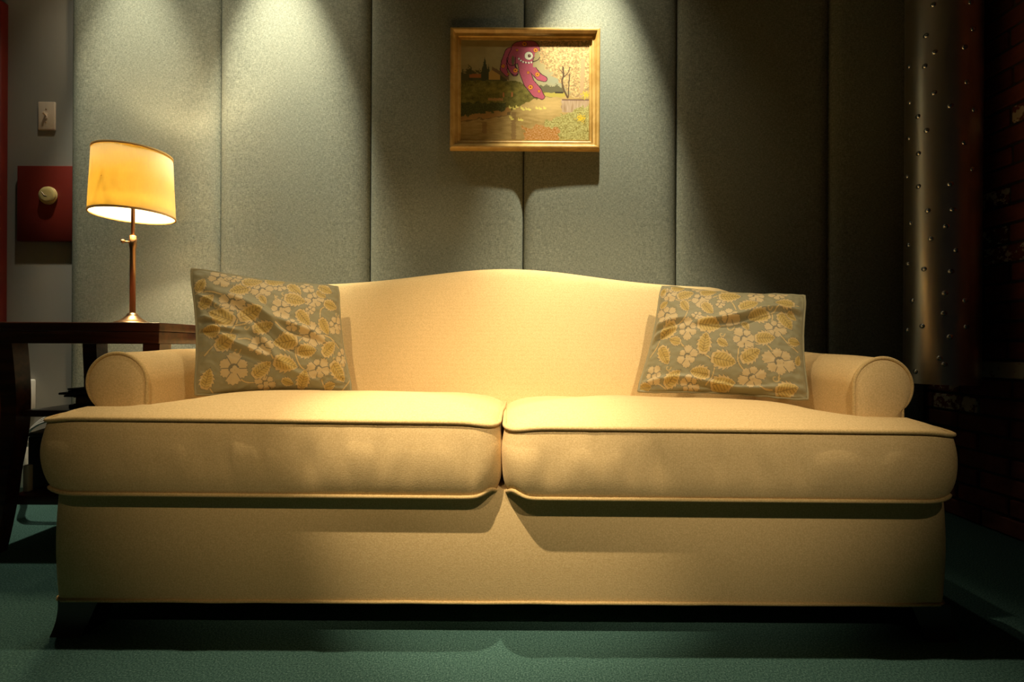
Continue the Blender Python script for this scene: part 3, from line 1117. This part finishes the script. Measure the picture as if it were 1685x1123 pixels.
def paint():
    W, H = 1435, 1123
    NX, NZ = 330, 258
    X, Y = np.meshgrid(np.linspace(45, 1365, NX), np.linspace(55, 1075, NZ))
    nz = lambda sx, sy, sd: np.array([[noise.noise((x * sx + sd, y * sy, sd)) for x in X[0]] for y in Y[:, 0]])
    n1 = nz(.006, .006, 1); n2 = nz(.02, .03, 2); n3 = nz(.07, .08, 3); n4 = nz(.012, .05, 4)
    sky = np.array((.30, .25, .11))
    ra = Raster(X, Y, sky)
    C = ra.C
    C += (n1 * .05 + n2 * .02)[..., None] * np.array((1, .9, .6))
    glow = np.exp(-((X - 950) / 330) ** 2 - ((Y - 420) / 260) ** 2)
    C[:] = C * (1 - glow[..., None] * .5) + np.array((.42, .40, .25)) * glow[..., None] * .5
    bl = np.exp(-((X - 1010) / 130) ** 2 - ((Y - 470) / 70) ** 2)
    C[:] = C * (1 - bl[..., None] * .6) + np.array((.24, .30, .26)) * bl[..., None] * .6
    # far trees
    tl = 380 + 30 * n2 + 60 * n3 - 40 * np.exp(-((X - 140) / 40) ** 2)
    ra.put((Y > tl) & (Y < 560) & (X < 520), (.075, .07, .025))
    for cx, top, w in ((290, 235, 34), (330, 300, 22), (145, 345, 24)):
        ra.put((Y > top) & (Y < 470) & (np.abs(X - cx) < w * np.clip((Y - top) / 150, .08, 1) + 7 * n3), (.055, .06, .025))
    ra.put((Y > 405 + 8 * n3) & (Y < 440) & (X > 130) & (X < 250), (.30, .11, .03))
    ft = 520 + 40 * n2 + 30 * n3
    ra.put((Y > ft) & (Y < 640) & (X > 850) & (X < 1110), (.11, .105, .055))
    # house
    ra.put((Y > 345 + np.abs(X - 385) * .75) & (Y < 460) & (np.abs(X - 390) < 60), (.40, .25, .06))
    ra.put((np.abs((Y - 350) - (X - 375) * .62) < 18) & (X > 365) & (X < 540) & (Y < 470), (.16, .10, .045))
    # meadow
    bank = 470 + 20 * n2 + np.clip((X - 600) / 300, 0, 1) * 110
    m = (Y > bank) & (Y < 905) & (X < 930)
    C[m] = (np.array((.135, .12, .022)) + (n2[m] * .07 + n3[m] * .05 + n1[m] * .03)[:, None] * np.array((1, .95, .3)))
    my = np.exp(-((X - 450) / 170) ** 2 - ((Y - 560) / 45) ** 2) * np.clip(.6 + n2, 0, 1)
    C[:] = C * (1 - my[..., None] * .6) + np.array((.30, .24, .03)) * my[..., None] * .6
    dk = (Y > 690 + 60 * n2) & (Y < 850 + 40 * n2 - (X - 60) * .15) & (X < 520 + 60 * n2)
    C[dk] = np.array((.065, .07, .018)) + (n3[dk] * .05)[:, None] * np.array((.9, 1, .3))
    ra.put((np.abs(Y - 662 - 10 * n3) < 13) & (X > 325) & (X < 480), (.36, .20, .06))
    # water / road
    rd = 845 - (X - 60) * .13 + 25 * n2 + np.clip((X - 480) / 300, 0, 1) * -120
    wt = (Y > rd + 30)
    C[wt] = np.array((.33, .235, .085)) + (n4[wt] * .10 + n3[wt] * .03)[:, None] * np.array((1, .8, .45))
    lg = np.clip(1 - np.hypot((X - 960) / 420, (Y - 720) / 190), 0, 1) * wt
    C[:] = C * (1 - lg[..., None] * .7) + np.array((.62, .46, .20)) * lg[..., None] * .7
    dw = np.clip((Y - 880) / 180, 0, 1) * np.clip(1 - (X - 100) / 700, 0, 1) * wt
    C[:] = C * (1 - dw[..., None] * .45) + np.array((.19, .14, .045)) * dw[..., None] * .45
    ra.put((np.abs(Y - rd - 14 - 10 * n3) < 26) & (X < 560), (.34, .19, .06), .85)
    ra.put((np.abs(Y - rd - 42) < 5) & (X < 560), (.11, .07, .025), .8)
    for cx, y0, y1 in ((290, 890, 1010), (590, 790, 1070)):
        ra.put((np.abs(X - cx - 14 * n3) < 24) & (Y > y0) & (Y < y1), (.20, .12, .045), .7)
    ra.put((X > 900 + 30 * n2) & (np.abs(Y - 612 - 18 * n2) < 22) & (X < 1120), (.40, .34, .07))
    # fence and right bank
    fe = (Y > 655) & (Y < 790 + 20 * n2) & (X > 1085 + 20 * n2)
    C[fe] = np.array((.40, .30, .21)) + (nz(.12, .01, 8)[fe] * .16)[:, None]
    ra.put((np.abs(Y - 662) < 7) & (X > 1085), (.12, .06, .05))
    gb = (Y > 900 - (X - 900) * .42 + 50 * n2) & (X > 905 + 30 * n3) & (Y > 700)
    C[gb] = np.array((.34, .32, .12)) + (n3[gb] * .25 + n2[gb] * .12)[:, None] * np.array((.9, 1, .55))
    ob = (Y > 925 + 40 * n2 + np.abs(X - 860) * .15) & (X > 700 + 60 * n2) & (X < 1060 + 60 * n2)
    C[ob] = np.array((.40, .21, .07)) + (n3[ob] * .16)[:, None]
    yl = (np.hypot((X - 1285) / 60, (Y - 850) / 50) < .55 + 1.1 * n3)
    ra.put(yl, (.75, .45, .03))
    # bright foliage on the right
    fo = (X > 850 + 60 * n2 + np.clip((Y - 250) * .9, 0, 600)) & (Y < 640)
    n5 = nz(.05, .055, 12); n6 = nz(.11, .12, 17)
    a = np.clip(.45 + n5 * 1.2 + n6 * .8, 0, 1)
    a = np.clip(a + n2 * .5, 0, 1)
    C[fo] = (np.array((.27, .20, .10)) * (1 - a[fo][:, None]) + np.array((.68, .50, .25)) * a[fo][:, None])
    ra.put(fo & (n6 > .30), (.62, .26, .10), .7)
    ra.put(fo & (n6 < -.34), (.17, .17, .06), .8)
    for p, w in (([(1095, 330), (1100, 420), (1085, 470), (1105, 560), (1145, 640)], 9), ([(1165, 400), (1155, 520), (1150, 640)], 6), ([(1105, 430), (1150, 380), (1165, 330)], 5), ([(1100, 400), (1060, 350)], 4)):
        ra.stroke(p, w, (.09, .055, .03))
    ra.stroke([(1300, 260), (1295, 430), (1285, 620)], 20, (.42, .30, .17))
    ra.put((np.hypot((X - 1330) / 60, (Y - 610) / 50) < .6 + n3), (.50, .42, .05))
    ra.put((np.abs(Y - 588) < 9) & (np.abs(X - 1055) < 42), (.03, .02, .015))
    # water birds
    rng = random.Random(5)
    for bx_, by_ in ((555, 745), (595, 755), (625, 740), (675, 750), (690, 765), (755, 765), (830, 750), (865, 755), (910, 750), (560, 845), (575, 862), (650, 870), (675, 872), (725, 760)):
        ra.put(np.hypot((X - bx_) / 17, (Y - by_) / 9) < 1, (.80, .58, .16))
        ra.put(np.hypot((X - bx_ + 10) / 5, (Y - by_ + 13) / 9) < 1, (.80, .58, .16))
    for fx, fy in ((485, 615), (572, 610)):
        ra.put(np.hypot((X - fx) / 9, (Y - fy) / 26) < 1, (.42, .16, .05))
    # the creature
    PUR = (.36, .075, .13); OUT = (.03, .008, .012)
    shapes = []
    def limb(pts, rad):
        P = np.array(pts, float)
        d = np.full(X.shape, 9e9)
        for i in range(len(P) - 1):
            ab = P[i + 1] - P[i]
            t = np.clip(((X - P[i, 0]) * ab[0] + (Y - P[i, 1]) * ab[1]) / (ab @ ab), 0, 1)
            r = rad[i] + (rad[i + 1] - rad[i]) * t
            d = np.minimum(d, np.hypot(X - P[i, 0] - t * ab[0], Y - P[i, 1] - t * ab[1]) - r)
        return d
    back_leg = limb([(560, 200), (510, 280), (480, 350), (520, 410)], [70, 50, 32, 18])
    body = np.minimum.reduce([
        limb([(640, 150), (700, 145), (765, 150)], [78, 84, 88]),
        limb([(640, 170), (600, 230), (570, 270)], [80, 70, 45]),
        limb([(700, 190), (705, 290), (698, 365)], [100, 76, 57]),
        limb([(698, 365), (745, 490), (825, 585), (880, 632)], [57, 54, 56, 28]),
        limb([(735, 290), (800, 375), (850, 430), (905, 452)], [44, 36, 35, 27])])
    arm = limb([(560, 260), (560, 330), (600, 390)], [44, 38, 34])
    cut = (np.hypot((X - 835) / 34, (Y - 225) / 62) < 1) | ((X > 785) & (Y > 270) & (Y < 330) & (X < 850))
    for d in (back_leg, arm, body):
        mm = (d < 4) & ~cut
        ra.put(mm, OUT)
        ins = (d < -3) & ~cut
        C[ins] = np.array(PUR) + (n3[ins] * .03)[:, None] * np.array((1, .4, .5))
    ra.put(np.hypot((X - 580) / 16, (Y - 262) / 48) < 1, (.13, .12, .06))
    ra.stroke([(512, 290), (545, 375), (600, 415), (632, 395)], 4, OUT)
    ra.stroke([(605, 230), (608, 320), (630, 350)], 4, OUT)
    for cx, cy, r in ((698, 95, 24), (622, 158, 12), (812, 157, 22), (480, 322, 18), (605, 365, 22), (738, 386, 13), (832, 405, 22), (762, 535, 24), (850, 577, 13), (532, 402, 10)):
        rr = np.hypot(X - cx, (Y - cy) * 1.05)
        ra.put(rr < r + 3, OUT); ra.put(rr < r, (.72, .24, .02)); ra.put(rr < r * .35, (.10, .02, .01))
    rr = np.hypot((X - 742) / 42, (Y - 215) / 41)
    ra.put(rr < 1.08, OUT); ra.put(rr < 1, (.80, .70, .58)); ra.put(np.hypot(X - 748, Y - 216) < 17, (.10, .03, .03)); ra.put(np.hypot(X - 753, Y - 211) < 5, (.5, .4, .35))
    ra.stroke([(632, 235), (665, 270), (710, 288), (750, 288), (780, 278), (830, 260), (858, 230)], 4, OUT)
    for k, (tx, ty) in enumerate(((640, 246), (661, 264), (685, 277), (712, 284), (743, 286), (769, 281))):
        ra.put(np.hypot((X - tx) / 9, (Y - ty) / 9) < 1, (.80, .70, .62))
    C *= np.array((1.32, 1.24, 1.15))
    np.clip(C, .01, .85, out=C)
    x0, x1, zt, zb = PX0 + .046, PX1 - .046, PZ1 - .046, PZ0 + .046
    v = []
    for j in range(NZ):
        for i in range(NX):
            v.append((x0 + (x1 - x0) * i / (NX - 1), PYF + .022, zt + (zb - zt) * j / (NZ - 1)))
    f = [(j * NX + i, j * NX + i + 1, (j + 1) * NX + i + 1, (j + 1) * NX + i) for j in range(NZ - 1) for i in range(NX - 1)]
    k = len(v)
    yb = PY - .0085
    v += [(x0, yb, zt), (x1, yb, zt), (x1, yb, zb), (x0, yb, zb)]
    c = [0, NX - 1, NX * NZ - 1, NX * (NZ - 1)]
    f.append((k, k + 1, k + 2, k + 3))
    o = mesh_obj('canvas', v, f, M['painting'], pic, False)
    ca = o.data.color_attributes.new('tone', 'FLOAT_COLOR', 'POINT')
    full = np.concatenate([np.concatenate([C.reshape(-1, 3), np.ones((NX * NZ, 1))], 1), np.tile([.3, .25, .15, 1], (4, 1))])
    ca.data.foreach_set('color', full.astype(np.float32).ravel())


paint()

# ------------------------------------------------------------------ switch and dial on the plaster wall
sx, _, sz = at(79, 192, WY)
sw = empty('light_switch', (sx, WY, sz), 'ivory toggle light switch on the white wall left of the lamp', 'light switch')
MB().box(sx - .0385, sx + .0385, WY - .009, WY - .0005, sz - .064, sz + .064, .004, 3).build('switch_plate', M['ivory'], sw)
mb = MB().box(sx - .006, sx + .006, WY - .013, WY - .008, sz - .012, sz + .012, .001, 1)
mb.add([(sx - .0045, WY - .010, sz - .003), (sx + .0045, WY - .010, sz - .003), (sx + .0045, WY - .010, sz + .008), (sx - .0045, WY - .010, sz + .008),
        (sx - .004, WY - .026, sz + .006), (sx + .004, WY - .026, sz + .006), (sx + .004, WY - .024, sz + .014), (sx - .004, WY - .024, sz + .014)],
       [(0, 1, 2, 3), (4, 5, 6, 7), (0, 1, 5, 4), (1, 2, 6, 5), (2, 3, 7, 6), (3, 0, 4, 7)])
mb.build('toggle', M['ivory'], sw, False)
for dz in (-.030, .030):
    mb = MB().tube([(sx, WY - .0085, sz + dz), (sx, WY - .0105, sz + dz)], .003, 10)
    mb.build('screw', M['brass'], sw)

bx0, _, bz1 = at(29, 273, WY - .02)
_, _, bz0 = at(70, 397, WY - .02)
bd = MB().box(bx0, SEAMS[0] - .003, WY - .022, WY - .0005, bz0, bz1, .002).build('backing_board', M['red'], None, True, ((bx0 + SEAMS[0]) / 2, WY, (bz0 + bz1) / 2))
tag(bd, 'dark red square board on the white wall carrying the round dial', 'board')
dx_, _, dz_ = at(72, 319.5, WY - .05)
dial = empty('wall_dial', (dx_, WY - .022, dz_), 'round beige dial control mounted on the dark red board', 'dial')
mb = MB().lathe(0, 0, [(.034, 0), (.038, .002), (.0400, .006), (.0400, .012), (.0385, .014)], 40)
mb.v = [(dx_ + p[0], WY - .0225 - .62 * p[2], dz_ + p[1]) for p in mb.v]
mb.build('housing', M['brass_dial'], dial)
mb = MB().lathe(0, 0, [(.0365, .014), (.0375, .017), (.0375, .022), (.035, .0255), (.022, .0275), (.004, .028)], 40)
mb.v = [(dx_ + p[0], WY - .0225 - .62 * p[2], dz_ + p[1]) for p in mb.v]
dk = mb.build('knob', M['brass_dial'], dial)
autosmooth(dk, 45)
mb = MB().tube([(dx_ - .020, WY - .0393, dz_ + .014), (dx_ - .008, WY - .0400, dz_ - .002), (dx_ + .004, WY - .0402, dz_ - .004)], .0012, 6)
mb.build('pointer_line', M['ivory'], dial)

# ------------------------------------------------------------------ riveted metal duct in the corner
DX, DY, DR = 1.683, 1.955, .118
ZB = .562
duct = empty('metal_duct', (DX, DY, ZB), 'round riveted dark steel duct coming down in the right corner by the brick wall', 'duct')
N = 96
v = []; f = []
LAP = 50
zs = [ZB + (ZC - ZB) * k / 12 for k in range(13)]
for z in zs:
    for k in range(N):
        a = -math.pi / 2 - 1.9 + 2 * math.pi * k / N
        r = DR + (.0022 if 0 <= k < 30 else 0) + .0006 * math.sin(a * 5 + z * 3)
        v.append((DX + r * math.cos(a), DY + r * math.sin(a), z))
for j in range(len(zs) - 1):
    for k in range(N):
        k2 = (k + 1) % N
        f.append((j * N + k, j * N + k2, (j + 1) * N + k2, (j + 1) * N + k))
k0 = len(v)
for k in range(N):
    x, y, z = v[k]
    v.append((DX + (x - DX) * .97, DY + (y - DY) * .97, ZB))
    v.append((DX + (x - DX) * .97, DY + (y - DY) * .97, ZB + .3))
for k in range(N):
    k2 = (k + 1) % N
    f.append((k, k2, k0 + 2 * k2, k0 + 2 * k))
    f.append((k0 + 2 * k, k0 + 2 * k2, k0 + 2 * k2 + 1, k0 + 2 * k + 1))
f.append(tuple(k0 + 2 * k + 1 for k in range(N)))
pipe = mesh_obj('pipe', v, f, M['steel'], duct)
autosmooth(pipe, 25)
RIV = [(1538, 86), (1587, 78), (1601, 48), (1597, 4), (1591, 135), (1603, 181), (1522, 109), (1537, 153), (1511, 192), (1525, 215), (1496, 228), (1497, 169), (1564, 174), (1587, 235), (1600, 279), (1564, 303), (1512, 307), (1512, 253), (1493, 291), (1536, 8), (1524, 59), (1496, 110), (1527, 347), (1568, 345), (1557, 372), (1532, 393), (1495, 404), (1574, 412), (1498, 368), (1521, 443), (1565, 447), (1555, 483), (1588, 495), (1553, 516), (1502, 495), (1518, 537), (1493, 544), (1590, 538), (1563, 555), (1546, 590), (1554, 600), (1507, 612), (1494, 435)]
proto = None
for px, py in RIV:
    d = Vector(at(px, py, 1.0)) - Vector((0, 0, EYE))
    # where the line of sight meets the duct
    a = d.x ** 2 + d.y ** 2; b = -2 * (d.x * DX + d.y * DY); c = DX ** 2 + DY ** 2 - DR ** 2
    disc = b * b - 4 * a * c
    if disc <= 0: continue
    t = (-b - math.sqrt(disc)) / (2 * a)
    p = Vector((0, 0, EYE)) + d * t
    nn = Vector((p.x - DX, p.y - DY, 0)).normalized()
    if proto is None:
        mb = MB().lathe(0, 0, [(.0105, -.003), (.0105, .0006), (.0094, .0035), (.0068, .0056), (.0034, .0067), (.0006, .007)], 16)
        proto = mb.build('rivet', M['rivet'], None)
        o = proto
    else:
        o = proto.copy(); col.objects.link(o)
    o.parent = duct
    o.location = p - Vector((DX, DY, ZB))
    o.rotation_euler = nn.to_track_quat('Z', 'Y').to_euler()
